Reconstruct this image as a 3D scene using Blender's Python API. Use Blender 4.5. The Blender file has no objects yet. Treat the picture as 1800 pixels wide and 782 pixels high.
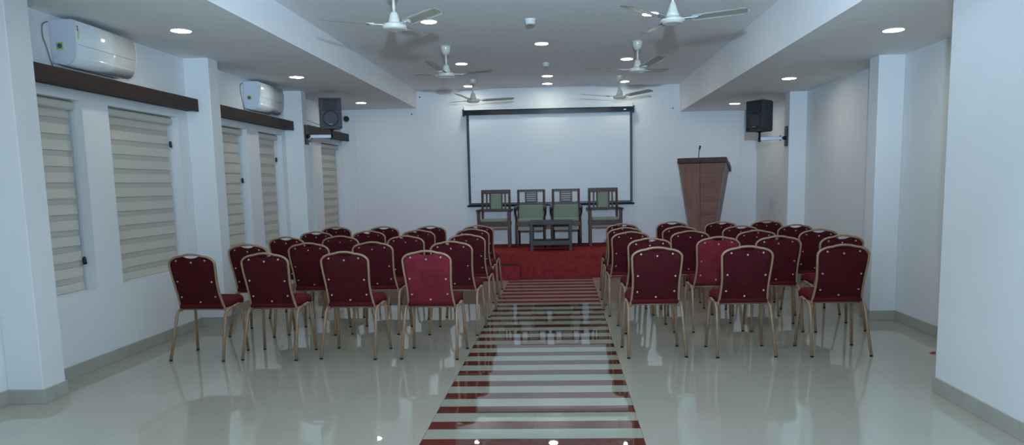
import bpy, bmesh, math, random
from mathutils import Vector, Matrix
random.seed(7)
SC = bpy.context.scene
COL = SC.collection
R = math.radians

# ------------------------------------------------------------------ materials
def mat(name, col, rough=.6, metal=0., spec=.5, noise=0., nscale=8., bump=0., bscale=60., sheen=0., coat=0., emit=None, est=0., ior=1.5):
    m = bpy.data.materials.new(name); m.use_nodes = True
    nt = m.node_tree; b = nt.nodes['Principled BSDF']
    b.inputs['Base Color'].default_value = (*col, 1); b.inputs['Roughness'].default_value = rough
    b.inputs['Metallic'].default_value = metal; b.inputs['Specular IOR Level'].default_value = spec
    b.inputs['IOR'].default_value = ior
    if sheen:
        b.inputs['Sheen Weight'].default_value = sheen; b.inputs['Sheen Roughness'].default_value = .4
        b.inputs['Sheen Tint'].default_value = (min(1, col[0]*4+.1), min(1, col[1]*4+.1), min(1, col[2]*4+.1), 1)
    if coat: b.inputs['Coat Weight'].default_value = coat; b.inputs['Coat Roughness'].default_value = .08
    if emit: b.inputs['Emission Color'].default_value = (*emit, 1); b.inputs['Emission Strength'].default_value = est
    tc = nt.nodes.new('ShaderNodeTexCoord')
    if noise:
        n = nt.nodes.new('ShaderNodeTexNoise'); n.inputs['Scale'].default_value = nscale; n.inputs['Detail'].default_value = 4
        nt.links.new(tc.outputs['Object'], n.inputs['Vector'])
        r = nt.nodes.new('ShaderNodeValToRGB')
        r.color_ramp.elements[0].position = .3; r.color_ramp.elements[1].position = .7
        r.color_ramp.elements[0].color = (*[c*(1-noise) for c in col], 1); r.color_ramp.elements[1].color = (*[min(1, c*(1+noise)) for c in col], 1)
        nt.links.new(n.outputs['Fac'], r.inputs['Fac']); nt.links.new(r.outputs['Color'], b.inputs['Base Color'])
    if bump:
        n = nt.nodes.new('ShaderNodeTexNoise'); n.inputs['Scale'].default_value = bscale; n.inputs['Detail'].default_value = 3
        nt.links.new(tc.outputs['Object'], n.inputs['Vector'])
        bp = nt.nodes.new('ShaderNodeBump'); bp.inputs['Strength'].default_value = bump; bp.inputs['Distance'].default_value = .01
        nt.links.new(n.outputs['Fac'], bp.inputs['Height']); nt.links.new(bp.outputs['Normal'], b.inputs['Normal'])
    return m

def wood(name, c1, c2, rough=.4, scale=(18, 18, 1.5)):
    m = mat(name, c1, rough, spec=.25); nt = m.node_tree; b = nt.nodes['Principled BSDF']
    tc = nt.nodes.new('ShaderNodeTexCoord'); mp = nt.nodes.new('ShaderNodeMapping'); mp.inputs['Scale'].default_value = scale
    n = nt.nodes.new('ShaderNodeTexNoise'); n.inputs['Scale'].default_value = 2.; n.inputs['Detail'].default_value = 6; n.inputs['Distortion'].default_value = .6
    r = nt.nodes.new('ShaderNodeValToRGB'); r.color_ramp.elements[0].position = .3; r.color_ramp.elements[1].position = .72
    r.color_ramp.elements[0].color = (*c1, 1); r.color_ramp.elements[1].color = (*c2, 1)
    nt.links.new(tc.outputs['Object'], mp.inputs[0]); nt.links.new(mp.outputs[0], n.inputs['Vector'])
    nt.links.new(n.outputs['Fac'], r.inputs['Fac']); nt.links.new(r.outputs['Color'], b.inputs['Base Color'])
    return m

M = {}
M['wall'] = mat('wall_paint', (.76, .79, .80), .62, noise=.02, nscale=1.5, bump=.04, bscale=90, spec=.3)
M['ceil'] = mat('ceiling_paint', (.89, .90, .90), .75, noise=.015, nscale=1.2, spec=.2)
M['skirt'] = mat('skirting_tile', (.40, .395, .345), .16, noise=.06, nscale=6)
M['pelmet'] = wood('pelmet_laminate', (.024, .014, .011), (.042, .024, .019), .5, (14, 1.2, 14))
M['dark'] = mat('near_black', (.006, .006, .007), .7)
M['blind'] = mat('blind_fabric', (.62, .60, .53), .85, noise=.05, nscale=60)
M['blind2'] = mat('blind_sheer_band', (.50, .49, .44), .85, noise=.06, nscale=80)
M['blindhead'] = mat('blind_cassette', (.58, .57, .51), .45)
M['frame'] = mat('window_aluminium', (.45, .47, .48), .35, .2)
M['black'] = mat('black_plastic', (.010, .011, .014), .38, noise=.1, nscale=30)
M['spk'] = mat('speaker_plastic', (.034, .040, .050), .5, bump=.2, bscale=300)
M['grille'] = mat('speaker_cone', (.020, .024, .030), .6)
M['blackgloss'] = mat('black_gloss', (.006, .008, .010), .18)
M['screen'] = mat('screen_fabric', (.72, .78, .82), .8, noise=.01, nscale=3)
M['acw'] = mat('ac_plastic', (.66, .70, .72), .16, coat=.4)
M['acend'] = mat('ac_end_plastic', (.62, .68, .76), .35)
M['grey'] = mat('grey_plastic', (.22, .23, .24), .5)
M['yellow'] = mat('sticker_yellow', (.48, .52, .06), .5)
M['blue'] = mat('sticker_blue', (.02, .10, .20), .5)
M['red'] = mat('sticker_red', (.35, .03, .02), .5)
M['fan'] = mat('fan_enamel', (.62, .62, .56), .22, coat=.3)
M['fanblade'] = mat('fan_blade_enamel', (.52, .52, .45), .25, coat=.2)
M['silver'] = mat('silver_metal', (.44, .48, .56), .48, .5)
M['white'] = mat('white_plastic', (.66, .68, .68), .4)
M['lamp'] = mat('downlight_diffuser', (.9, .9, .9), .4, emit=(1., .97, .86), est=54.)
M['carpet'] = mat('red_carpet', (.28, .032, .035), .95, noise=.22, nscale=14, bump=.5, bscale=260, spec=.1)
M['carpetdark'] = mat('dark_red_carpet', (.03, .006, .008), .8)
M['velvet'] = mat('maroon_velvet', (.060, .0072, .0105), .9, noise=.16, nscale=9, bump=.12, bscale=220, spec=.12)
M['velvetnap'] = mat('nap_lit_maroon_velvet', (.165, .018, .030), .9, noise=.2, nscale=7, bump=.12, bscale=220, spec=.12)  # same velvet; light caught by the nap is put into the colour
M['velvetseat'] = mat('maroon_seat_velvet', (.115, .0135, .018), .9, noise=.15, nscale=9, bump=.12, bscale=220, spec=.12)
M['gold'] = mat('gold_paint', (.33, .215, .13), .38, .12, noise=.08, nscale=20)
M['stud'] = mat('brass_stud', (.75, .62, .50), .25, .7)
M['studhole'] = mat('stud_socket', (.10, .05, .04), .6)
M['rubber'] = mat('black_rubber', (.008, .008, .008), .7)
M['teak'] = wood('dark_teak', (.060, .032, .026), (.105, .055, .043), .38, (20, 20, 2))
M['teakdark'] = wood('ebony_teak', (.012, .010, .010), (.03, .020, .018), .3, (20, 20, 2))
M['green'] = mat('sage_upholstery', (.215, .255, .195), .8, noise=.07, nscale=50, sheen=.1)
M['canvas'] = mat('seat_underside_cloth', (.35, .34, .29), .9)
M['table'] = wood('grey_brown_wood', (.036, .038, .044), (.065, .065, .072), .45, (3, 20, 20))
M['podium'] = wood('podium_veneer', (.205, .10, .076), (.28, .138, .105), .42, (10, 10, 1.3))
M['podium2'] = wood('podium_cross_veneer', (.19, .095, .072), (.258, .13, .10), .42, (1.5, 10, 10))
M['podtop'] = wood('podium_top_veneer', (.060, .028, .024), (.095, .045, .037), .4, (2, 10, 10))
M['podside'] = wood('podium_side_laminate', (.19, .165, .155), (.24, .215, .20), .4, (10, 10, 1.3))

def glass_mat():
    m = mat('window_glass', (.5, .55, .58), .03)
    m.node_tree.nodes['Principled BSDF'].inputs['Transmission Weight'].default_value = 1.
    return m
M['glass'] = glass_mat()

def floor_mat():
    m = mat('polished_floor_tile', (.4, .4, .37), .018, ior=1.75)
    nt = m.node_tree; b = nt.nodes['Principled BSDF']; N = nt.nodes.new; L = nt.links.new
    tc = N('ShaderNodeTexCoord'); sp = N('ShaderNodeSeparateXYZ'); L(tc.outputs['Object'], sp.inputs[0])
    def mth(op, a, v=None, v2=None):
        n = N('ShaderNodeMath'); n.operation = op
        for i, q in enumerate((a, v, v2)):
            if q is None: continue
            if isinstance(q, (int, float)): n.inputs[i].default_value = q
            else: L(q, n.inputs[i])
        return n.outputs[0]
    x, y = sp.outputs[0], sp.outputs[1]
    inx = mth('MULTIPLY', mth('GREATER_THAN', x, -.857), mth('LESS_THAN', x, .459))
    inx = mth('MULTIPLY', inx, mth('LESS_THAN', y, 11.31))
    fr = mth('FRACT', mth('DIVIDE', mth('ADD', y, 100*.3128-4.235), .3128))       # 0 at start of a red stripe
    stripe = mth('MULTIPLY', mth('LESS_THAN', fr, .46), inx)
    # tile joints
    jx = mth('ABSOLUTE', mth('SUBTRACT', mth('FRACT', mth('DIVIDE', mth('ADD', x, 65.65+.199+.328), .6565)), .5))
    jy = mth('ABSOLUTE', mth('SUBTRACT', mth('FRACT', mth('DIVIDE', mth('ADD', y, 62.56-4.235+.3128), .6256)), .5))
    joint = mth('MAXIMUM', mth('LESS_THAN', jx, .0022), mth('MULTIPLY', mth('LESS_THAN', jy, .0022), mth('SUBTRACT', 1., inx)))
    ex = mth('ADD', mth('LESS_THAN', mth('ABSOLUTE', mth('ADD', x, .857)), .0018), mth('LESS_THAN', mth('ABSOLUTE', mth('SUBTRACT', x, .459)), .0018))
    ex = mth('MULTIPLY', ex, mth('LESS_THAN', y, 11.31))
    n = N('ShaderNodeTexNoise'); n.inputs['Scale'].default_value = 1.6; n.inputs['Detail'].default_value = 6; L(tc.outputs['Object'], n.inputs['Vector'])
    def ramp(c0, c1):
        r = N('ShaderNodeValToRGB'); r.color_ramp.elements[0].position = .3; r.color_ramp.elements[1].position = .7
        r.color_ramp.elements[0].color = (*c0, 1); r.color_ramp.elements[1].color = (*c1, 1); L(n.outputs['Fac'], r.inputs['Fac']); return r.outputs[0]
    cream = ramp((.41, .395, .33), (.44, .425, .355)); pale = ramp((.34, .355, .285), (.37, .385, .31)); red = ramp((.10, .030, .020), (.135, .040, .027))
    def mix(f, a, c):
        q = N('ShaderNodeMix'); q.data_type = 'RGBA'; L(f, q.inputs[0])
        for s, v in ((6, a), (7, c)):
            if isinstance(v, tuple): q.inputs[s].default_value = v
            else: L(v, q.inputs[s])
        return q.outputs[2]
    c = mix(inx, cream, pale); c = mix(stripe, c, red); c = mix(mth('MULTIPLY', joint, .32), c, (.16, .16, .15, 1)); c = mix(mth('MULTIPLY', ex, .6), c, (.12, .10, .09, 1))
    L(c, b.inputs['Base Color'])
    n2 = N('ShaderNodeTexNoise'); n2.inputs['Scale'].default_value = 2.2; n2.inputs['Detail'].default_value = 1; L(tc.outputs['Object'], n2.inputs['Vector'])
    bp = N('ShaderNodeBump'); bp.inputs['Strength'].default_value = .006; bp.inputs['Distance'].default_value = .01; L(n2.outputs['Fac'], bp.inputs['Height']); L(bp.outputs['Normal'], b.inputs['Normal'])
    return m
M['floor'] = floor_mat()

# ------------------------------------------------------------------ mesh helpers
class MB:
    def __init__(s): s.bm = bmesh.new(); s.mi = 0
    def _set(s, fs):
        for f in fs: f.material_index = s.mi
    def box(s, x0, x1, y0, y1, z0, z1, bev=0., mx=None, seg=2):
        bm = s.bm
        vs = [bm.verts.new((x, y, z)) for x in (x0, x1) for y in (y0, y1) for z in (z0, z1)]
        idx = ((0, 1, 3, 2), (4, 6, 7, 5), (0, 4, 5, 1), (2, 3, 7, 6), (0, 2, 6, 4), (1, 5, 7, 3))
        fs = [bm.faces.new([vs[i] for i in q]) for q in idx]; s._set(fs)
        if bev:
            es = list({e for f in fs for e in f.edges})
            r = bmesh.ops.bevel(bm, geom=es, offset=bev, segments=seg, affect='EDGES', profile=.5)
            nv = {v for f in r['faces'] for v in f.verts} | {v for v in vs if v.is_valid}
            s._set(r['faces']); vs = [v for v in nv if v.is_valid]
            vs = list({v for v in vs} | {v for f in fs if f.is_valid for v in f.verts})
        if mx is not None: bmesh.ops.transform(bm, matrix=mx, verts=vs)
        return s
    def cyl(s, p0, p1, r0, r1=None, n=16, caps=True):
        r1 = r0 if r1 is None else r1
        p0, p1 = Vector(p0), Vector(p1); d = (p1-p0).normalized()
        u = d.orthogonal().normalized(); v = d.cross(u)
        A = [s.bm.verts.new(p0+r0*(u*math.cos(t)+v*math.sin(t))) for t in [2*math.pi*i/n for i in range(n)]]
        B = [s.bm.verts.new(p1+r1*(u*math.cos(t)+v*math.sin(t))) for t in [2*math.pi*i/n for i in range(n)]]
        fs = [s.bm.faces.new((A[i], A[(i+1) % n], B[(i+1) % n], B[i])) for i in range(n)]
        for f in fs: f.smooth = True
        if caps: fs += [s.bm.faces.new(A[::-1]), s.bm.faces.new(B)]
        s._set(fs); return s
    def lathe(s, prof, c=(0, 0, 0), n=24):
        rings = []
        for r, z in prof:
            if r < 1e-5: rings.append([s.bm.verts.new((c[0], c[1], c[2]+z))])
            else: rings.append([s.bm.verts.new((c[0]+r*math.cos(2*math.pi*i/n), c[1]+r*math.sin(2*math.pi*i/n), c[2]+z)) for i in range(n)])
        for a, b in zip(rings, rings[1:]):
            for i in range(n):
                j = (i+1) % n
                if len(a) == 1 and len(b) == 1: continue
                if len(a) == 1: f = s.bm.faces.new((a[0], b[i], b[j]))
                elif len(b) == 1: f = s.bm.faces.new((a[i], a[j], b[0]))
                else: f = s.bm.faces.new((a[i], a[j], b[j], b[i]))
                f.smooth = True; f.material_index = s.mi
        return s
    def tube(s, pts, r, n=8, closed=False, rb=None, up=None):
        """sweep an ellipse (r across, rb along 'up') along points"""
        rb = r if rb is None else rb
        P = [Vector(p) for p in pts]; m = len(P); rings = []; prev = None
        for i in range(m):
            if closed: t = (P[(i+1) % m]-P[i-1]).normalized()
            else: t = (P[min(i+1, m-1)]-P[max(i-1, 0)]).normalized()
            if up is not None: v = Vector(up); v = (v-t*v.dot(t)).normalized()
            else:
                v = t.orthogonal().normalized() if prev is None else (prev-t*prev.dot(t)).normalized()
            prev = v; u = t.cross(v)
            rings.append([s.bm.verts.new(P[i]+u*r*math.cos(2*math.pi*k/n)+v*rb*math.sin(2*math.pi*k/n)) for k in range(n)])
        rg = range(m if closed else m-1)
        for i in rg:
            a, b = rings[i], rings[(i+1) % m]
            for k in range(n):
                f = s.bm.faces.new((a[k], a[(k+1) % n], b[(k+1) % n], b[k])); f.smooth = True; f.material_index = s.mi
        if not closed:
            for q in (rings[0][::-1], rings[-1]): f = s.bm.faces.new(q); f.material_index = s.mi
        return s
    def prism(s, poly, a0, a1, axis='y', bev=0., smooth=False):
        """poly: 2D outline; extruded along axis. axis y: (x,z); x: (y,z); z: (x,y)"""
        def mk(p, a):
            return {'y': (p[0], a, p[1]), 'x': (a, p[0], p[1]), 'z': (p[0], p[1], a)}[axis]
        A = [s.bm.verts.new(mk(p, a0)) for p in poly]; B = [s.bm.verts.new(mk(p, a1)) for p in poly]; n = len(poly)
        side = [s.bm.faces.new((A[i], A[(i+1) % n], B[(i+1) % n], B[i])) for i in range(n)]
        for f in side: f.smooth = smooth
        fs = side+[s.bm.faces.new(A[::-1]), s.bm.faces.new(B)]; s._set(fs)
        if bev:
            es = list({e for f in fs[-2:] for e in f.edges})
            r = bmesh.ops.bevel(s.bm, geom=es, offset=bev, segments=2, affect='EDGES'); s._set(r['faces'])
        return s
    def grid(s, f, nu, nv, smooth=True):
        V = [[s.bm.verts.new(f(i/nu, j/nv)) for j in range(nv+1)] for i in range(nu+1)]
        for i in range(nu):
            for j in range(nv):
                q = s.bm.faces.new((V[i][j], V[i+1][j], V[i+1][j+1], V[i][j+1])); q.smooth = smooth; q.material_index = s.mi
        return V
    def build(s, name, mats, parent=None, loc=None):
        bmesh.ops.recalc_face_normals(s.bm, faces=s.bm.faces[:])
        me = bpy.data.meshes.new(name); s.bm.to_mesh(me); s.bm.free()
        for q in (mats if isinstance(mats, (list, tuple)) else [mats]): me.materials.append(M[q] if isinstance(q, str) else q)
        o = bpy.data.objects.new(name, me); COL.objects.link(o)
        if parent: o.parent = parent
        if loc: o.location = loc
        return o

def fillet(pts, rad, n=5):
    P = [Vector(p) for p in pts]; out = [P[0]]
    for a, b, c in zip(P, P[1:], P[2:]):
        d1 = (a-b); d2 = (c-b); r = min(rad, d1.length*.49, d2.length*.49)
        s, e = b+d1.normalized()*r, b+d2.normalized()*r
        for i in range(n+1):
            t = i/n; out.append(s*(1-t)**2+b*2*t*(1-t)+e*t*t)
    out.append(P[-1]); return out

def tag(o, label, cat, group=None):
    o['label'] = label; o['category'] = cat
    if group: o['group'] = group
    return o
def thing(name, label, cat, loc=(0, 0, 0), rz=0., group=None):
    o = bpy.data.objects.new(name, None); COL.objects.link(o); o.location = loc; o.rotation_euler = (0, 0, rz); o.empty_display_size = .1
    return tag(o, label, cat, group)
def struct(o): o['kind'] = 'structure'; return o
def copy_tree(o, parent=None):
    c = o.copy(); COL.objects.link(c); c.parent = parent
    for ch in kids.get(o.name, ()): copy_tree(ch, c)
    return c
kids = {}
def index_kids(o):
    kids[o.name] = [q for q in bpy.data.objects if q.parent == o]
    for q in kids[o.name]: index_kids(q)
def dup(root, loc, rz, label, group=None, swap=None):
    r = copy_tree(root); r.location = loc; r.rotation_euler = (0, 0, rz); r['label'] = label
    if group: r['group'] = group
    return r

# ------------------------------------------------------------------ room dimensions (metres)
YB = 13.0; YF = -3.5; XL = -4.0; XR = 3.48; ZC = 3.21; ZSL = 2.895; ZSR = 2.725; BL = -2.6; BR = 2.11
STAGE = .415; YS = 11.30

struct(MB().box(XL-.4, 6.2, YF-.2, YB+.2, -.12, 0).build('floor', 'floor'))
c = MB()
c.box(BL, BR, YF-.2, YB+.2, ZC, ZC+.15)
c.box(XL-.4, BL, YF-.2, YB+.2, ZSL, ZC+.15)
c.box(BR, 6.2, YF-.2, YB+.2, ZSR, ZC+.15)
struct(c.build('ceiling', 'ceil'))

# left wall with six window openings
WZ0, WZ1 = .675, 2.262
WINS = [(5.22, 5.91), (6.26, 7.41), (8.02, 9.045), (9.40, 10.175), (10.62, 11.45), (11.85, 12.97)]
w = MB(); y = YF
for a, b in WINS:
    w.box(XL-.22, XL, y, a, 0, ZSL); w.box(XL-.22, XL, a, b, 0, WZ0); w.box(XL-.22, XL, a, b, WZ1, ZSL); y = b
w.box(XL-.22, XL, y, YB, 0, ZSL)
struct(w.build('wall_left', 'wall'))
w = MB(); w.box(XL-.22, XR+.2, YB, YB+.2, 0, ZC); struct(w.build('wall_back', 'wall'))
w = MB(); w.box(XR, XR+.2, 4.5, YB, 0, ZSR); struct(w.build('wall_right', 'wall'))
w = MB(); w.box(2.585, XR+.2, YF, 4.95, 0, ZSR, bev=.004); struct(w.build('wall_right_near', 'wall'))
w = MB(); w.box(XL-.22, 6.0, YF-.2, YF, 0, ZC); struct(w.build('wall_front', 'wall'))
# columns
n = 0
for (x0, x1, y0, y1, zt) in ((XL, -3.737, 4.82, 5.05, ZSL), (XL, -3.73, 7.60, 7.815, ZSL), (XL, -3.735, 10.32, 10.50, ZSL), (3.217, XR, 7.51, 7.73, ZSR), (3.235, XR, 10.40, 10.60, ZSR)):
    n += 1; struct(MB().box(x0, x1, y0, y1, 0, zt, bev=.004, seg=1).build('trim_%d' % n, 'wall'))
# thin vertical conduits on the back wall
for x, z1 in ((3.19, ZSR), (-3.735, ZSL)):
    n += 1; struct(MB().box(x-.011, x+.011, YB-.012, YB, STAGE, z1, bev=.003).build('trim_%d' % n, 'wall'))

# skirting
SH = .108; T = .011
def base_run(name, runs):
    m = MB()
    for (x0, x1, y0, y1) in runs: m.box(x0, x1, y0, y1, 0, SH, bev=.002, seg=1)
    struct(m.build(name, 'skirt'))
def col_skirt(x0, x1, y0, y1, left):
    if left: return [(x0, x1+T, y0-T, y0), (x1, x1+T, y0, y1+T), (x0, x1, y1, y1+T)]
    return [(x0-T, x1, y0-T, y0), (x0-T, x0, y0, y1+T), (x0, x1, y1, y1+T)]
base_run('baseboard_left', [(XL, XL+T, YF, 4.81), (XL, XL+T, 5.061, 7.589), (XL, XL+T, 7.826, 10.309), (XL, XL+T, 10.511, YS)]
         + col_skirt(XL, -3.737, 4.82, 5.05, 1)+col_skirt(XL, -3.73, 7.60, 7.815, 1)+col_skirt(XL, -3.735, 10.32, 10.50, 1))
base_run('baseboard_right', [(2.574, 2.585, YF, 4.961), (2.585, XR, 4.95, 4.961), (XR-T, XR, 4.961, 7.499), (XR-T, XR, 7.741, 10.389), (XR-T, XR, 10.611, YS)]
         + col_skirt(3.217, XR, 7.51, 7.73, 0)+col_skirt(3.235, XR, 10.40, 10.60, 0))

# windows (frame, mullion, glass) behind the blinds
for i, (a, b) in enumerate(WINS):
    m = MB(); x0, x1 = XL-.21, XL-.165
    m.box(x0, x1, a, a+.045, WZ0, WZ1); m.box(x0, x1, b-.045, b, WZ0, WZ1); m.box(x0, x1, a+.045, b-.045, WZ0, WZ0+.045); m.box(x0, x1, a+.045, b-.045, WZ1-.045, WZ1)
    m.box(x0, x1, (a+b)/2-.02, (a+b)/2+.02, WZ0+.045, WZ1-.045)
    f = struct(m.build('window_%d' % (i+1), 'frame'))
    MB().box(XL-.192, XL-.186, a+.045, b-.045, WZ0+.045, WZ1-.045).build('glass_pane', 'glass', f)

# ------------------------------------------------------------------ blinds
BW = ['nearest the camera, half hidden by the first column', 'wide one in the nearest window bay', 'near one of the second window bay',
      'far one of the second window bay', 'almost hidden behind the third column', 'on the last window beside the back wall']
KN = [.93, 1.99, 1.62, 1.92, None, None]
for i, (a, b) in enumerate(WINS):
    t = thing('roller_blind', 'beige banded roller blind, '+BW[i], 'blind', (XL-.09, (a+b)/2, WZ0), 0, 'roller blinds on the left wall')
    cx, cy, cz = XL-.09, (a+b)/2, WZ0; ya, yb = a-cy+.008, b-cy-.008; H = WZ1-WZ0
    prof = [(-.035, 0), (.022, 0), (.035, .012), (.038, .035), (.034, .058), (.02, .072), (-.035, .075)]
    MB().prism([(p[0], H-.078+p[1]) for p in prof], ya, yb, 'y', smooth=False).build('cassette', 'blindhead', t)
    m = MB(); z = H-.085; k = 0; off = .004*math.sin(i*2.3); zb = .026
    band = (.082, .05) if i not in (2,) else (.105, .022)
    z += .02
    seq = []
    while z > zb:
        hgt = band[k % 2]; z2 = max(zb, z-hgt)
        seq.append((z, z2, k % 2)); z = z2; k += 1
    for (z1, z2, kk) in seq:
        m.mi = kk; x = -.024 if kk else -.018
        m.box(x-.002, x, ya+.012, yb-.012, z2, z1)
    m.build('blind_fabric', ['blind', 'blind2'], t)
    MB().box(-.032, -.012, ya+.01, yb-.01, .002, .027, bev=.005).build('bottom_rail', 'blindhead', t)
    # cord loop hanging at the far jamb
    if KN[i]:
        z0 = KN[i]-cz
        pts = [(.028, yb-.016, H-.04), (.030, yb-.014, H-.3), (.012, yb-.012, z0-.05), (.0, yb-.012, z0-.07), (-.006, yb-.012, z0-.05), (.006, yb-.013, H-.3), (.01, yb-.016, H-.05)]
        MB().tube(fillet(pts, .04), .0018, 6).build('pull_cord', 'white', t)
        MB().cyl((.004, yb+.003, z0-.028), (.004, yb-.020, z0-.028), .012, .010).lathe([(0, -.038), (.009, -.034), (.014, -.016), (.015, .0), (.013, .018), (.007, .028), (0, .030)], (.004, yb-.014, z0)).build('cord_tensioner', 'black', t)

# ------------------------------------------------------------------ pelmets
for (y0, y1, lb) in ((5.051, 7.599, 'dark brown curtain pelmet above the nearest two windows'),
                     (7.817, 10.318, 'dark brown curtain pelmet above the middle pair of windows'),
                     (10.502, 12.999, 'dark brown curtain pelmet behind the left loudspeaker')):
    t = thing('pelmet', lb, 'pelmet', (XL, (y0+y1)/2, 2.335), 0, 'pelmets over the windows'); h = (y1-y0)/2
    MB().box(.118, .136, -h, h, 0, .13, bev=.0015, seg=1).box(.0005, .118, -h, h, .112, .13).build('fascia', 'pelmet', t)
    MB().box(.0005, .118, -h, h, .012, .020).build('soffit_board', 'dark', t)  # near-black board across the pelmet's underside

# ------------------------------------------------------------------ air conditioners
def arc(cx, cz, rx, rz, a0, a1, n):
    return [(cx+rx*math.cos(R(a0+(a1-a0)*i/n)), cz+rz*math.sin(R(a0+(a1-a0)*i/n))) for i in range(n+1)]
ACP = [(.002, .02)]+arc(.10, .12, .10, .12, 250, 352, 12)+[(.210, .18), (.212, .25), (.205, .31)]+arc(.175, .325, .026, .026, 20, 90, 4)+[(.05, .352), (.002, .345)]
def ac(y0, L, label):
    t = thing('air_conditioner', label, 'air conditioner', (XL, y0, 2.502), 0, 'air conditioners on the left wall')
    m = MB(); m.prism(ACP, .012, L-.012, 'y', smooth=True); m.build('body', 'acw', t)
    for a, b in ((0, .014), (L-.014, L)):
        m = MB(); q = [((p[0]-.1)*.985+.1, (p[1]-.17)*.985+.17) for p in ACP]; m.prism(q, a, b, 'y', bev=.003); m.build('end_cap', 'acend', t)
    # louvre flap and seams
    m = MB(); fl = arc(.10, .12, .1015, .1215, 262, 340, 9); fl2 = arc(.10, .12, .096, .116, 262, 340, 9)
    m.prism(fl+fl2[::-1], .05, L-.04, 'y', smooth=True); m.build('louvre_flap', 'acw', t)
    MB().box(.2075, .2095, .03, L-.03, .158, .1605).build('panel_seam', 'grey', t)
    s = MB(); s.box(.045, .10, -.0012, .0, .12, .175); s.mi = 1; s.cyl((.0725, -.0013, .1475), (.0725, -.0022, .1475), .019, n=20); s.build('round_sticker', ['yellow', 'blue'], t)
    s = MB(); s.box(.2115, .2126, .018, .034, .20, .255); s.mi = 1; s.box(.2115, .2128, .018, .032, .262, .282); s.mi = 2; s.box(.2090, .2112, .018, .032, .287, .303)
    s.build('energy_label', ['yellow', 'blue', 'red'], t)
    # pipe and cable at the near side
    MB().tube(fillet([(.006, -.02, .33), (.006, -.085, .30), (.006, -.09, .20), (.006, -.055, .13), (.006, -.03, .05), (.008, -.005, -.018)], .03), .0045, 6).build('cable', 'grey', t)
    return t
ac(5.61, .80, 'white split air conditioner nearest the camera, above the first pelmet')
ac(9.02, .80, 'white split air conditioner farther away, above the middle pelmet')

# ------------------------------------------------------------------ loudspeakers
def speaker(loc, rz, label, px, plate_x, sgn, yplate, zplate):
    t = thing('loudspeaker', label, 'loudspeaker', loc, rz, 'wall mounted loudspeakers')
    w, h, d = .155, .44, .26
    # tapered cabinet, front at -y
    m = MB(); m.prism([(-w, 0), (w, 0), (w*.62, d), (-w*.62, d)], 0, h, 'z', bev=.012); m.build('cabinet', 'spk', t)
    f = MB()
    f.box(-w-.003, w+.003, -.012, .0, .0, .018, bev=.003); f.box(-w-.003, w+.003, -.012, 0, h-.018, h, bev=.003)
    f.box(-w-.003, -w+.018, -.012, 0, .018, h-.018, bev=.003); f.box(w-.018, w+.003, -.012, 0, .018, h-.018, bev=.003)
    f.build('front_bezel', 'spk', t)
    # horn recess and woofer
    m = MB(); hw = .10
    for k in range(4):
        q = hw-.018*k; z0, z1 = .27+.014*k, .41-.012*k
        m.box(-q, q, -.010+.002*k, -.006+.002*k, z0, z1)
    m.box(-.115, .115, -.014, -.002, .262, .268, bev=.002); m.box(-.115, .115, -.014, -.002, .412, .418, bev=.002)
    m.build('horn', 'grille', t)
    m = MB(); prof = [(.112, 0), (.114, .003), (.108, .004), (.100, .001), (.055, -.02), (.042, -.018), (.03, -.006), (0, -.002)]
    m.lathe([(r, z) for r, z in prof]); o = m.build('woofer', 'grille', t); o.rotation_euler = (R(90), 0, 0); o.location = (0, -.001, .148)
    lg = MB(); lg.box(-.032, .032, -.016, -.010, .058, .070)
    lg.mi = 1
    for k in range(6): lg.box(-.028+.0095*k, -.022+.0095*k, -.0168, -.016, .061, .0675)
    lg.build('badge', ['black', 'white'], t)
    for s in (-1, 1): MB().box(s*.12-.022, s*.12+.022, -.015, -.002, .03, .055, bev=.004).build('port', 'black', t)
    m = MB(); m.cyl((0, .10, -.10), (0, .10, .0), .017).cyl((0, .10, -.012), (0, .10, .0), .04); m.build('mount_tube', 'black', t)
    return t
def bracket(px, py, pz, wx, sgn, label, yw):
    t = thing('speaker_bracket', label, 'bracket', (wx, yw, pz), 0, 'loudspeaker wall brackets')
    dx, dy = px-wx, py-yw
    MB().box(min(0, sgn*.022), max(0, sgn*.022), -.05, .05, -.115, .165, bev=.003).build('wall_plate', 'black', t)
    e = Vector((dx, dy, 0)); u = e.normalized()
    m = MB(); a = u*.055; b = e-u*.012
    v = Vector((-u.y, u.x, 0)); L = (b-a).length
    mx = Matrix(((u.x, v.x, 0, a.x), (u.y, v.y, 0, a.y), (0, 0, 1, 0), (0, 0, 0, 1)))
    m.box(0, L, -.018, .018, -.026, .022, bev=.004, mx=mx); m.build('arm', 'silver', t)
    MB().cyl(u*.018, u*.07, .03, .022).cyl(u*.09+Vector((0, 0, -.035)), u*.09+Vector((0, 0, .035)), .010).build('swivel', 'black', t)
    MB().cyl((dx, dy, -.045), (dx, dy, -.001), .0215).build('socket_cup', 'black', t)
def spk_at(px, py, z, rz, label):
    # the mount tube sits at local (0,.10)
    off = Matrix.Rotation(rz, 3, 'Z') @ Vector((0, .10, 0))
    return speaker((px-off.x, py-off.y, z), rz, label, 0, 0, 0, 0, 0)
spk_at(-3.37, 10.50, 2.355, R(14), 'black loudspeaker on the left bracket, front facing the seats')
bracket(-3.37, 10.50, 2.255, -3.735, 1, 'silver wall bracket on the left third column', 10.42)
spk_at(2.86, 10.55, 2.185, R(-57), 'black loudspeaker on the right bracket, turned toward the aisle')
bracket(2.86, 10.55, 2.085, 3.235, -1, 'silver wall bracket on the far right column', 10.50)

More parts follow.
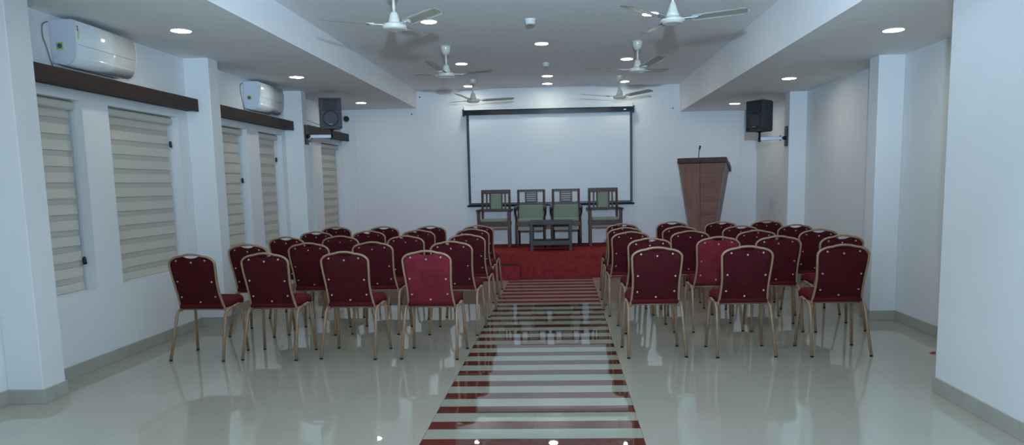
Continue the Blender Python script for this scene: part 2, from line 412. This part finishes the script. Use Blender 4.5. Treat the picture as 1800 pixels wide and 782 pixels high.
# cable draped from the left speaker to the wall
tag(MB().tube(fillet([(-3.44, 10.79, 2.46), (-3.56, 10.82, 2.43), (-3.70, 10.84, 2.46), (-3.82, 10.82, 2.52), (-3.997, 10.80, 2.56)], .08), .004, 6).build('speaker_cable', 'grey'),
    'thin grey cable drooping behind the left loudspeaker', 'cable')

# CCTV camera
t = thing('security_camera', 'small security camera with black lens left of the back wall', 'camera', (-3.93, YB, 2.73))
MB().cyl((0, 0, .03), (0, -.02, .03), .045).tube([(0, -.02, .03), (.03, -.07, .035), (.07, -.10, .02)], .012).build('mount', 'white', t)
MB().cyl((.06, -.06, .0), (.10, -.22, -.012), .034, .036, 20).build('housing', 'white', t)
MB().cyl((.0985, -.214, -.0115), (.103, -.236, -.014), .050, .047, 20).build('lens_face', 'rubber', t)

# ------------------------------------------------------------------ projection screen
t = thing('projection_screen', 'white pull-down projection screen with black border on the back wall', 'projection screen', (-.23, 12.90, 1.10))
x0, x1 = -1.757+.23, 1.295+.23
MB().prism([(-.045, 1.635), (.05, 1.635), (.05, 1.725), (-.03, 1.728), (-.045, 1.71)], x0+.02, x1-.02, 'x').build('housing', 'blackgloss', t)
for a in (x0, x1-.024):
    MB().box(a, a+.024, -.052, .06, 1.622, 1.742, bev=.004).build('end_cap', 'black', t)
for a in (x0+.005, x1-.02):
    MB().box(a, a+.012, .02, .10, 1.70, 1.80, bev=.002).build('hanger', 'silver', t)
MB().box(x1-.19, x1-.145, -.0465, -.0455, 1.668, 1.684).build('label_sticker', 'white', t)
xa, xb = -1.695+.23, 1.262+.23
m = MB(); m.box(xa+.045, xb-.045, -.001, .001, .075, 1.637); m.build('screen_fabric', 'screen', t)
m = MB(); m.box(xa, xa+.045, -.0012, .0012, .035, 1.637); m.box(xb-.045, xb, -.0012, .0012, .035, 1.637); m.box(xa+.045, xb-.045, -.0012, .0012, .035, .075); m.build('black_border', 'black', t)
MB().cyl((xa-.03, 0, .022), (xb+.03, 0, .022), .016).build('weight_bar', 'blackgloss', t)

# hooks in the back wall
for x, z, lb in ((1.988, 2.79, 'right of the screen'), (-2.537, 3.089, 'under the ceiling corner'), (-2.694, 2.79, 'left of the screen')):
    tag(MB().cyl((0, 0, 0), (0, -.03, 0), .009).tube([(0, -.03, 0), (0, -.045, -.012), (0, -.04, .012)], .005, 6).build('wall_hook', 'black', None, (x, YB, z)), 'tiny dark hook high on the back wall '+lb, 'hook', 'hooks in the back wall')

# switch plate on the right wall
t = thing('wall_socket', 'white switch plate low on the right wall past the far column', 'socket', (XR, 12.0, 1.10))
MB().box(-.010, 0, -.11, .11, -.06, .06, bev=.003).build('plate', 'white', t)
for k in (-.05, 0.02): MB().box(-.014, -.010, k-.02, k+.02, -.025, .025, bev=.002).build('switch', 'white', t)

# ------------------------------------------------------------------ downlights
def downlight(x, y, z, label, group):
    t = thing('ceiling_light', label, 'ceiling light', (x, y, z), 0, group)
    MB().lathe([(.096, 0), (.096, -.004), (.088, -.007), (.082, -.005), (.080, 0)], n=32).build('rim', 'white', t)
    MB().lathe([(0, -.0055), (.081, -.0055), (.081, -.001), (0, -.001)], n=32).build('diffuser', 'lamp', t)
for y, lb in ((6.32, 'nearest the camera'), (9.06, 'second from the camera'), (11.94, 'nearest the back wall'), (3.55, 'added unseen just outside the picture'), (.8, 'added unseen behind the camera')):  # last two are unseen, added to brighten the near end
    downlight(-3.32, y, ZSL, 'round lit downlight in the left lowered ceiling, '+lb, 'downlights in the left lowered ceiling')
for y, lb in ((6.28, 'nearest the camera'), (9.05, 'second from the camera'), (11.82, 'nearest the back wall')):
    downlight(2.80, y, ZSR, 'round lit downlight in the right lowered ceiling, '+lb, 'downlights in the right lowered ceiling')
for x, y, lb in ((.932, 7.60, 'beside the nearest right fan'), (-1.37, 7.66, 'behind the blade of the nearest left fan'), (-.227, 9.0, 'centred ahead of the nearer detector'), (-1.40, 10.30, 'right of the middle left fan'),
                 (.93, 10.26, 'left of the middle right fan'), (-.21, 11.65, 'centred, next to last before the screen'), (-.23, 12.53, 'centred, last before the screen'),
                 (-1.60, 12.60, 'beside the farthest left fan'), (1.085, 12.50, 'beside the farthest right fan'),
                 (-.22, 6.3, 'added unseen over the aisle, just outside the picture'), (-.22, 3.7, 'added unseen over the aisle, ahead of the camera'), (-.22, 1.1, 'added unseen over the aisle, closest to the camera'),  # out-of-view lamps from here on, added to light the near floor
                 (-1.4, 5.0, 'added unseen left of the aisle, ahead of the camera'), (.93, 5.0, 'added unseen right of the aisle, ahead of the camera'), (-1.4, 2.4, 'added unseen left of the aisle, beside the camera'), (.93, 2.4, 'added unseen right of the aisle, beside the camera'),
                 (-1.4, -1., 'added unseen left of the aisle, behind the camera'), (.93, -1., 'added unseen right of the aisle, behind the camera')):
    downlight(x, y, ZC, 'round lit downlight in the raised ceiling, '+lb, 'downlights in the raised ceiling')

# smoke detectors
for x, y, r, lb in ((-.308, 7.70, .056, 'nearer, larger-looking'), (-.205, 10.42, .045, 'farther, small square-looking')):
    t = thing('smoke_detector', 'white ceiling smoke detector, '+lb, 'smoke detector', (x, y, ZC), 0, 'smoke detectors')
    MB().lathe([(r+.006, 0), (r+.006, -.012), (r, -.016), (r*.94, -.045), (r*.8, -.052), (0, -.052)], n=28).build('housing', 'white', t)
    MB().lathe([(r*.5, -.053), (r*.45, -.058), (0, -.058)], n=20).build('sensor_cap', 'grey', t)

# ------------------------------------------------------------------ ceiling fans
def make_fan(label, loc, ang, zoff, rad, style):
    t = thing('ceiling_fan', label, 'ceiling fan', loc, 0, 'white ceiling fans')
    zh = 2.862-ZC
    MB().lathe([(.028, 0), (.062, -.002), (.064, -.02), (.056, -.06), (.036, -.10), (.02, -.104), (0, -.104)], n=24).build('canopy', 'fan', t)
    MB().cyl((0, 0, -.10), (0, 0, zh+.11), .0125, n=12).build('downrod', 'fan', t)
    cone = [(.018, .125), (.030, .120), (.038, .098), (.050, .045), (.053, .032), (.03, .030)] if style == 0 else [(.015, .155), (.024, .145), (.048, .066), (.062, .036), (.03, .034)]
    MB().lathe([(r, zh+z) for r, z in cone], n=24).build('rod_cover', 'fan', t)
    hub = [(.03, .026), (.085, .025), (.099, .018), (.103, .006), (.101, -.014), (.088, -.024), (.04, -.027), (0, -.027)] if style == 0 else [(.03, .030), (.07, .028), (.090, .018), (.104, .008), (.105, -.005), (.088, -.012), (.084, -.021), (.07, -.025), (0, -.025)]
    MB().lathe([(r, zh+z) for r, z in hub], n=32).build('motor_housing', 'fan', t)
    for k in range(3):
        a = R(ang+120*k); m = MB()
        zb = zh+.012
        # bracket
        u = Vector((math.cos(a), math.sin(a), 0)); v = Vector((-u.y, u.x, 0))
        def P(s, w_, dz): return u*s+v*w_+Vector((0, 0, zb+dz))
        def f(i, j):
            s = .155+(rad-.155)*i; w0 = .056+.012*math.sin(min(1, i*1.4)*math.pi*.5)
            if i > .93: w0 *= math.sqrt(max(.05, 1-((i-.93)/.07)**2*.85))
            ww = (j-.5)*2*w0
            return P(s, ww, -ww*.20+zoff*i)
        V = m.grid(f, 16, 4)
        geom = m.bm.faces[:]
        bmesh.ops.solidify(m.bm, geom=geom, thickness=.003)
        b = m.build('blade', 'fanblade', t)
        mm = Matrix(((u.x, v.x, 0, 0), (u.y, v.y, 0, 0), (0, 0, 1, zb), (0, 0, 0, 1)))
        q = MB(); q.box(.07, .215, -.022, .022, -.003, .004, bev=.001, mx=mm); q.box(.17, .24, -.042, .042, .003, .007, bev=.001, mx=mm)
        q.cyl(mm @ Vector((.185, .022, -.008)), mm @ Vector((.185, .022, .012)), .006).cyl(mm @ Vector((.185, -.022, -.008)), mm @ Vector((.185, -.022, .012)), .006)
        q.build('blade_arm', 'silver' if style else 'fan', b)
    return t
make_fan('white ceiling fan of the left row, nearest the camera', (-1.42, 6.27, ZC), 78, .02, .63, 0)
make_fan('white ceiling fan of the right row, nearest the camera', (.967, 6.34, ZC), 104, .02, .64, 1)
make_fan('white ceiling fan of the left row, middle one', (-1.412, 9.0, ZC), 20, .06, .60, 0)
make_fan('white ceiling fan of the right row, middle one', (.948, 9.01, ZC), 50, .05, .66, 0)
make_fan('white ceiling fan of the left row, farthest, before the screen', (-1.428, 11.79, ZC), 14, .03, .68, 0)
make_fan('white ceiling fan of the right row, farthest, before the screen', (.948, 11.77, ZC), 74, .03, .66, 0)

# ------------------------------------------------------------------ stage
t = thing('stage', 'low red carpeted stage running across the far end of the hall', 'stage', (0, YS, 0))
m = MB(); m.box(XL+.002, XR-.002, 0, YB-YS-.002, 0, STAGE, bev=.012); m.build('platform', 'carpet', t)
s = MB().box(-1.62, -.685, -.235, -.002, 0, .232, bev=.006).build('step', 'carpet', t)
MB().box(-1.61, -.70, -.215, -.004, .2325, .239, bev=.002).build('dark_tread', 'carpetdark', s)  # darker sheet covering the step's tread

# ------------------------------------------------------------------ banquet chairs
def hw(z):                                  # half width of the back outline
    pts = [(.45, .208), (.50, .203), (.58, .197), (.68, .199), (.78, .208), (.86, .212)]
    if z >= .86: return .212
    for (a, wa), (b, wb) in zip(pts, pts[1:]):
        if z <= b:
            q = max(0, (z-a)/(b-a)); q = q*q*(3-2*q) if 0 else q; return wa+(wb-wa)*q
def dome(u):
    u = min(1, abs(u)); return .862+.072*(1-u**3.6)**.55+.013*max(0, 1-(u/.45)**2)
def lean(z):
    q = (z-.45)/.5; return .150-.13*q+.022*math.sin(math.pi*min(1, max(0, q)))*-1
def zt(u):                                   # upholstery top edge with the handle dip
    z = dome(u)-.010
    a = abs(u)/.33
    return z-(.026*(1-a*a)**.8 if a < 1 else 0)
FOOT = [(-.247, 0), (.247, 0)]
def make_chair(name, label, fab, seatfab):
    t = thing(name, label, 'chair')
    # backrest: outer shell (rear), cushion bulging forward
    m = MB(); NU, NV = 28, 14
    def pt(i, j, side):
        u = -1+2*i; x = u*.9
        z = .462+j*(zt(u)-.462); w_ = hw(min(z, .86))-.007
        if j == 1: pass
        x = u*w_
        e = min(1-abs(u), 1.)
        edge = min(1, (1-abs(u))/.12, j/.06+.0, (1-j)/.06)
        edge = math.sin(max(0, edge)*math.pi/2)
        yy = lean(z)
        return (x, yy+(-.010*edge-.002 if side < 0 else .038*edge+.002), z)
    A = m.grid(lambda i, j: pt(i, j, -1), NU, NV); B = m.grid(lambda i, j: pt(i, j, 1), NU, NV)
    def strip(a, b):
        for k in range(len(a)-1):
            f = m.bm.faces.new((a[k], a[k+1], b[k+1], b[k])); f.smooth = True
    strip(A[0], B[0]); strip(A[-1], B[-1]); strip([q[0] for q in A], [q[0] for q in B]); strip([q[-1] for q in A], [q[-1] for q in B])
    back = m.build('backrest', fab, t)
    # frame
    def fp(u): return (u*hw(min(dome(u), .86)), lean(dome(u)), dome(u))
    pts = []
    for z in [.425, .44, .46, .50, .55, .60, .65, .70, .75, .80, .84]: pts.append((-hw(max(z, .45)), lean(z), z))
    for k in range(41):
        u = -math.cos(math.pi*k/40); x = u*.212; z = dome(u); pts.append((x, lean(z), z))
    for z in [.84, .80, .75, .70, .65, .60, .55, .50, .46, .44, .425]: pts.append((hw(max(z, .45)), lean(z), z))
    m = MB(); m.tube(pts, .0100, 8, rb=.014, up=(0, 1, 0))
    m.tube([(-.203, lean(.455), .455), (.203, lean(.455), .455)], .008, 8)
    m.build('back_frame', 'gold', t)
    # studs
    for (x, z) in ((-.137, .893), (0, .876), (.130, .893), (-.160, .705), (.160, .70), (-.158, .560), (.160, .563), (.003, .512)):
        y0 = lean(z)-.0125
        s = MB(); s.cyl((x, y0+.004, z), (x, y0-.0025, z), .0092, .0078, 12); s.mi = 1; s.cyl((x, y0-.0024, z), (x, y0-.003, z), .0036, .0036, 8); s.build('stud', ['stud', 'studhole'], back)
    # legs
    r = .0128
    for s in (-1, 1):
        mid = (s*.226, .245, .449)
        a = fillet([(s*.247, 0, .012), (s*.229, .125, .432), mid], .055)
        o = MB().tube(a, r, 10).build('leg', 'gold', t); MB().cyl((s*.2475, -.002, 0), (s*.2468, .003, .014), .0138, .0138, 12).build('foot_cap', 'rubber', o)
        b = fillet([mid, (s*.225, .385, .462), (s*.252, .418, .012)], .05)
        o = MB().tube(b, r, 10).build('leg', 'gold', t); MB().cyl((s*.2525, .4185, 0), (s*.252, .418, .014), .0138, .0138, 12).build('foot_cap', 'rubber', o)
    m = MB(); m.tube([(-.225, .17, .44), (.225, .17, .44)], .009, 8); m.tube([(-.222, .35, .452), (.222, .35, .452)], .009, 8); m.build('seat_frame', 'gold', t)
    # seat cushion, crowned top
    m = MB()
    def sp(i, j, top):
        u = -1+2*i; v = j
        wx = .205+.022*v
        x = u*wx; y = .125+.355*v
        r_ = .05
        ex = max(0, abs(u)*wx-(wx-r_))/r_; ey = max(0, (y-(.48-r_))/r_); ez = max(0, ((.125+r_*.5)-y)/(r_*.5))
        d = math.sqrt(ex*ex+max(ey, ez*.6)**2)
        if d > 1 and ey > 0:
            k = 1/d; x = math.copysign(wx-r_+ex*r_*k, u); y = .48-r_+ey*r_*k
        q = 1-min(1, d)**3
        return (x, y, (.497+.035*q+.004*v) if top else .452+.006*v)
    A = m.grid(lambda i, j: sp(i, j, 1), 20, 16); B = m.grid(lambda i, j: sp(i, j, 0), 20, 16)
    def strip(a, b):
        for k in range(len(a)-1):
            f = m.bm.faces.new((a[k], a[k+1], b[k+1], b[k])); f.smooth = True
    strip(A[0], B[0]); strip(A[-1], B[-1]); strip([q[0] for q in A], [q[0] for q in B]); strip([q[-1] for q in A], [q[-1] for q in B])
    m.build('seat', seatfab, t)
    return t

rows = ['row nearest the camera', 'second row', 'middle row', 'fourth row', 'row nearest the stage']
lcol = ['beside the windows', 'second from the windows', 'second from the aisle', 'at the aisle']
rcol = ['at the aisle', 'second from the aisle', 'second from the right wall', 'nearest the right wall']
LCH = [(-3.249, 6.03), (-2.6, 6.03), (-1.90, 6.04), (-1.178, 6.01), (-3.19, 7.02), (-2.588, 7.08), (-1.932, 7.08), (-1.118, 7.0),
       (-3.186, 8.03), (-2.564, 8.05), (-1.774, 7.90), (-1.094, 7.97), (-3.144, 8.92), (-2.465, 8.90), (-1.831, 8.90), (-1.149, 8.94),
       (-3.217, 9.95), (-2.499, 9.81), (-1.83, 9.75), (-1.165, 9.69)]
RCH = [(.795, 5.99), (1.545, 5.97), (2.335, 5.965), (.855, 6.99), (1.531, 7.02), (2.102, 6.99), (2.709, 6.97), (.761, 7.94), (1.415, 7.93), (2.119, 7.84), (2.794, 7.85),
       (.763, 8.69), (1.435, 8.74), (2.156, 8.69), (2.824, 8.72), (.797, 9.52), (1.497, 9.78), (2.123, 9.60), (2.755, 9.71)]
jl = [-4.5, -4, -4.5, -4, -7, -4, -6, -6, -5, -3, -7, -5, -3, -5, -4, -5, -4, -4, -3, -4]
jr = [2.5, 1.5, .5, 5, 4, -4, 4, 5, 2, -3, 3, 3, 1, -2, 2, 4, 2, 1, 2]
protos = {}
for key, fab in (('dark', 'velvet'), ('bright', 'velvetnap')):
    p = make_chair('banquet_chair', 'x', fab, 'velvetseat'); index_kids(p); protos[key] = [p, False]
def put_chair(x, y, rz, label, group, key='dark'):
    p, used = protos[key]
    if not used:
        p.location = (x, y, 0); p.rotation_euler = (0, 0, R(rz)); p['label'] = label; p['group'] = group; protos[key][1] = True
    else: dup(p, (x, y, 0), R(rz), label, group)
for i, (x, y) in enumerate(LCH):
    br = i == 3
    lb = ('nap-lit maroon' if br else 'maroon')+' banquet chair, left block, %s, %s' % (rows[i//4], lcol[i % 4])
    put_chair(x, y, jl[i], lb, 'banquet chairs left of the aisle', 'bright' if br else 'dark')
for i, (x, y) in enumerate(RCH):
    if i < 3: rr, cc = 0, ['at the aisle', 'middle of its three', 'nearest the right wall'][i]
    else: rr, cc = 1+(i-3)//4, rcol[(i-3) % 4]
    br = i == 4
    lb = ('nap-lit maroon' if br else 'maroon')+' banquet chair, right block, %s, %s' % (rows[rr], cc)
    put_chair(x, y, jr[i], lb, 'banquet chairs right of the aisle', 'bright' if br else 'dark')

# ------------------------------------------------------------------ stage armchairs (front faces -y, origin between front feet)
def arm_chair_slat(label, loc, rz):
    t = thing('armchair', label, 'chair', loc, R(rz), 'wooden armchairs on the stage')
    W = .262; D = .43
    for s in (-1, 1):
        MB().box(s*W-.026, s*W+.026, -.024, .026, 0, .625, bev=.004).build('leg', 'teak', t)          # front leg carries the arm
        m = MB(); m.tube([(s*(W-.02), D+.03, .003), (s*(W-.02), D, .40), (s*(W-.02), D+.045, .98)], .022, 8, rb=.024, up=(0, 1, 0)); m.build('leg', 'teak', t)
        m = MB(); m.box(s*(W+.008)-.034, s*(W+.008)+.034, -.05, D+.03, .625, .655, bev=.008); m.build('armrest', 'teakdark', t)
    m = MB(); m.box(-W+.02, W-.02, -.015, .015, .365, .445, bev=.003); m.box(-W+.01, W-.01, D-.01, D+.012, .365, .435, bev=.003)
    for s in (-1, 1): m.box(s*W-.013, s*W+.013, .02, D-.01, .365, .435, bev=.003)
    m.build('seat_frame', 'teak', t)
    MB().box(-W+.03, W-.03, .01, D-.01, .335, .366).build('seat_underside', 'canvas', t)
    MB().box(-W+.028, W-.028, -.01, D-.012, .44, .487, bev=.018, seg=3).build('seat', 'green', t)
    def yb(z): return D+.045*(z-.4)/.58
    m = MB(); m.box(-W+.0, W-.0, yb(.95)-.022, yb(.95)+.018, .925, .995, bev=.005)
    m.build('top_rail', 'teak', t)
    MB().box(-W+.035, W-.035, yb(.64)-.015, yb(.64)+.015, .615, .655, bev=.004).build('lower_rail', 'teak', t)
    sh = Matrix.Translation((0, yb(.79), .79)) @ Matrix.Rotation(-R(4.4), 4, 'X')
    for x in (-.135, .135, -.105, .105):
        k = .018 if abs(x) > .12 else .0
    for x in (-.165, -.105, .105, .165):
        MB().box(x-.014, x+.014, -.010, .010, -.15, .15, bev=.003, mx=sh).build('back_slat', 'teak', t)
    MB().box(-.092, .092, -.018, .012, -.142, .142, bev=.010, mx=sh).build('back_pad', 'green', t)
def arm_chair_pad(label, loc, rz):
    t = thing('armchair', label, 'chair', loc, R(rz), 'wooden armchairs on the stage')
    W = .243; D = .44
    for s in (-1, 1):
        m = MB(); m.tube([(s*W, .0, .001), (s*W, 0, .20), (s*W, .0, .43)], .020, 8, rb=.020, up=(0, 1, 0)); m.build('leg', 'teak', t)
        m = MB(); m.tube([(s*(W-.02), D+.04, .003), (s*(W-.02), D, .40), (s*(W-.015), D+.05, .985)], .021, 8, rb=.022, up=(0, 1, 0)); m.build('leg', 'teak', t)
        # scrolled arm with curved support
        m = MB(); m.tube(fillet([(s*(W-.01), D+.02, .70), (s*(W+.004), D-.15, .70), (s*(W+.01), .08, .685), (s*(W+.012), -.01, .675), (s*(W+.005), -.03, .645)], .06), .030, 10, rb=.020, up=(0, 0, 1))
        m.tube(fillet([(s*(W+.015), .0, .665), (s*(W+.022), .035, .60), (s*(W-.004), .05, .52), (s*(W), .0, .42)], .05), .017, 8); m.build('armrest', 'teakdark', t)
    m = MB(); m.box(-W+.01, W-.01, -.015, .015, .365, .44, bev=.003); m.box(-W+.01, W-.01, D-.01, D+.012, .365, .43, bev=.003)
    for s in (-1, 1): m.box(s*W-.012, s*W+.012, .02, D-.01, .37, .43, bev=.003)
    m.build('seat_frame', 'teak', t)
    MB().box(-W+.03, W-.03, .01, D-.01, .295, .366).build('seat_underside', 'canvas', t)
    MB().box(-W+.022, W-.022, -.014, D-.03, .435, .495, bev=.022, seg=3).build('seat', 'green', t)
    def yb(z): return D+.05*(z-.4)/.58
    sh = Matrix.Translation((0, yb(.60)-.025, .60)) @ Matrix.Rotation(-R(4.9), 4, 'X')
    MB().box(-.225, .225, -.03, .025, -.12, .115, bev=.020, seg=3, mx=sh).build('back_cushion', 'green', t)
    m = MB(); m.box(-W-.003, W+.003, yb(.965)-.018, yb(.965)+.018, .948, .99, bev=.004); m.build('top_rail', 'teak', t)
    MB().box(-W+.03, W-.03, yb(.725)-.012, yb(.725)+.012, .712, .742, bev=.003).build('lower_rail', 'teak', t)
    sh = Matrix.Translation((0, yb(.84), .84)) @ Matrix.Rotation(-R(4.9), 4, 'X')
    for x in (-.098, .098): MB().box(x-.014, x+.014, -.011, .011, -.115, .12, bev=.003, mx=sh).build('back_post', 'teak', t)
    for k in range(5):
        z = -.062+k*.037
        MB().box(-.088, .088, -.008, .008, z-.0085, z+.0085, bev=.002, mx=sh).build('back_slat', 'teak', t)
arm_chair_slat('wooden armchair with upright green back pad, left end of the stage row', (-1.185, 12.27, STAGE), 0)
arm_chair_pad('wooden armchair with wide green back cushion, left of the middle pair', (-.552, 12.20, STAGE), 0)
arm_chair_pad('wooden armchair with wide green back cushion, right of the middle pair', (.062, 12.20, STAGE), 0)
arm_chair_slat('wooden armchair with upright green back pad, right end of the stage row', (.735, 12.24, STAGE), 2)

# coffee table
t = thing('coffee_table', 'dark grey-brown coffee table on the stage edge before the armchairs', 'table', (-.192, 11.53, STAGE))
MB().box(-.345, .345, -.025, .43, .425, .485, bev=.005).build('table_top', 'table', t)
for sx in (-1, 1):
    for y in (0, .40): MB().box(sx*.315-.024, sx*.315+.024, y-.022, y+.022, 0, .426, bev=.003).build('leg', 'table', t)
MB().box(-.30, .30, -.014,   .415, .092, .165, bev=.003).build('shelf', 'table', t)

# ------------------------------------------------------------------ podium
def podium():
    t = thing('podium', 'tall tapered wooden podium at the right of the stage', 'podium', (2.40, 12.22, STAGE), R(-21))
    hT, hB = .380, .165; H = 1.385
    d0T, d0B = -.20, -.145; d1T, d1B = .22, .16
    def X(z, side): return side*(hB+(hT-hB)*z/H)
    def Y0(z): return d0B+(d0T-d0B)*z/H
    def Y1(z): return d1B+(d1T-d1B)*z/H
    def slab(m, za, zb, xa, xb, t0, t1):
        """front piece: xa,xb in -1..1 of the width"""
        vs = []
        for y_, z in ((t0, za), (t1, za), (t0, zb), (t1, zb)):
            for q in (xa, xb): vs.append(m.bm.verts.new((X(z, 1)*q, Y0(z)+y_, z)))
        for q in ((0, 1, 5, 4), (2, 6, 7, 3), (0, 4, 6, 2), (1, 3, 7, 5), (0, 2, 3, 1), (4, 5, 7, 6)): m.bm.faces.new([vs[i] for i in q])
    split = -.10
    m = MB(); slab(m, 0, H-.003, -1, split-.012, -.0, .018); m.build('front_panel', 'podium', t)
    fr = MB()
    zs = [0, .17, .52, .755, .98, 1.215, H-.003]
    m = MB()
    for a, b in zip(zs, zs[1:]): slab(m, a+.0022, b-.0022, split+.012, .985, -.0, .018)
    m.build('cross_panel', 'podium2', t)
    m = MB(); slab(m, 0, H-.003, -.99, .98, .012, .03); m.build('backing_board', 'podtop', t)
    for s in (-1, 1):
        m = MB(); vs = []
        for z in (0, H-.003):
            for y_, dx in ((Y0(z)+.001, 0), (Y1(z), 0), (Y1(z), .018), (Y0(z)+.001, .018)): vs.append(m.bm.verts.new((X(z, s)+s*(dx-.0), y_, z)))
        for q in ((0, 1, 2, 3), (4, 5, 6, 7), (0, 1, 5, 4), (1, 2, 6, 5), (2, 3, 7, 6), (3, 0, 4, 7)): m.bm.faces.new([vs[i] for i in q])
        m.build('side_panel', 'podside', t)
    # sloping top: high at the front (audience side), falling toward the reader
    m = MB(); w_ = hT+.024
    m.prism([(-.245, H-.002), (.31, H-.155), (.31, H-.075), (-.245, H+.078)], -w_, w_, 'x', bev=.004); m.build('top', 'podtop', t)
    m = MB(); m.cyl((-.09, .0, H-.01), (-.09, .0, H+.03), .03)
    m.tube(fillet([(-.09, .0, H), (-.095, .0, H+.15), (-.078, -.01, H+.235)], .1), .006, 8); m.build('microphone_stalk', 'black', t)
    MB().cyl((-.078, -.01, H+.23), (-.066, -.015, H+.275), .012, .016).cyl((-.066, -.015, H+.275), (-.086, .012, H+.283), .012, .009).build('microphone_head', 'black', t)
podium()

# red scrap at the pillar
m = MB(); m.box(-.018, .018, -.008, .008, 0, .008, bev=.002); m.box(.0, .03, -.004, .012, .003, .014, bev=.003)
tag(m.build('scrap', 'red', None, (3.125, 6.05, 0.0)), 'tiny red scrap lying on the floor behind the right pillar', 'litter')

# ------------------------------------------------------------------ light
# the photographer's flash on a raised stand above the camera (its fan shadows show on ceiling and back wall)
ld = bpy.data.lights.new('flash', 'SPOT'); ld.energy = 2200; ld.color = (.54, .76, 1.0); ld.shadow_soft_size = .05
ld.spot_size = R(84); ld.spot_blend = 1.0
lo = bpy.data.objects.new('flash', ld); COL.objects.link(lo); lo.location = (.128, 0, 2.16)
lo.rotation_euler = (R(109), 0, R(2))
ls = bpy.data.lights.new('flash_spill', 'POINT'); ls.energy = 170; ls.color = (.54, .76, 1.0); ls.shadow_soft_size = .05
lp = bpy.data.objects.new('flash_spill', ls); COL.objects.link(lp); lp.location = (.128, 0, 2.16)
w = bpy.data.worlds.new('night'); SC.world = w; w.use_nodes = True
w.node_tree.nodes['Background'].inputs[0].default_value = (.01, .014, .02, 1); w.node_tree.nodes['Background'].inputs[1].default_value = .3

# ------------------------------------------------------------------ camera
yaw, pitch, roll, f, cx, cy = -.0406, .1194, -.0197, 1250., 939.9, 473.2
cyw, syw = math.cos(yaw), math.sin(yaw)
Rz = Matrix(((cyw, -syw, 0), (syw, cyw, 0), (0, 0, 1))); B = Matrix(((1, 0, 0), (0, 0, -1), (0, 1, 0)))
Rx = Matrix(((1, 0, 0), (0, math.cos(pitch), -math.sin(pitch)), (0, math.sin(pitch), math.cos(pitch))))
Rr = Matrix(((math.cos(roll), -math.sin(roll), 0), (math.sin(roll), math.cos(roll), 0), (0, 0, 1)))
Q = Rr @ Rx @ B @ Rz
cd = bpy.data.cameras.new('camera'); cam = bpy.data.objects.new('camera', cd); COL.objects.link(cam); SC.camera = cam
cd.sensor_width = 36; cd.sensor_fit = 'HORIZONTAL'; cd.lens = f/1800*36; cd.shift_x = -(cx-900)/1800; cd.shift_y = (cy-391)/1800; cd.clip_start = .05
m3 = Matrix((Q[0], -Q[1], -Q[2])).transposed()
cam.matrix_world = Matrix.Translation((0, 0, 1.5)) @ m3.to_4x4()

SC.view_settings.view_transform = 'Standard'; SC.view_settings.look = 'None'; SC.view_settings.gamma = 1; SC.view_settings.use_curve_mapping = False
SC.view_settings.exposure = -0.17
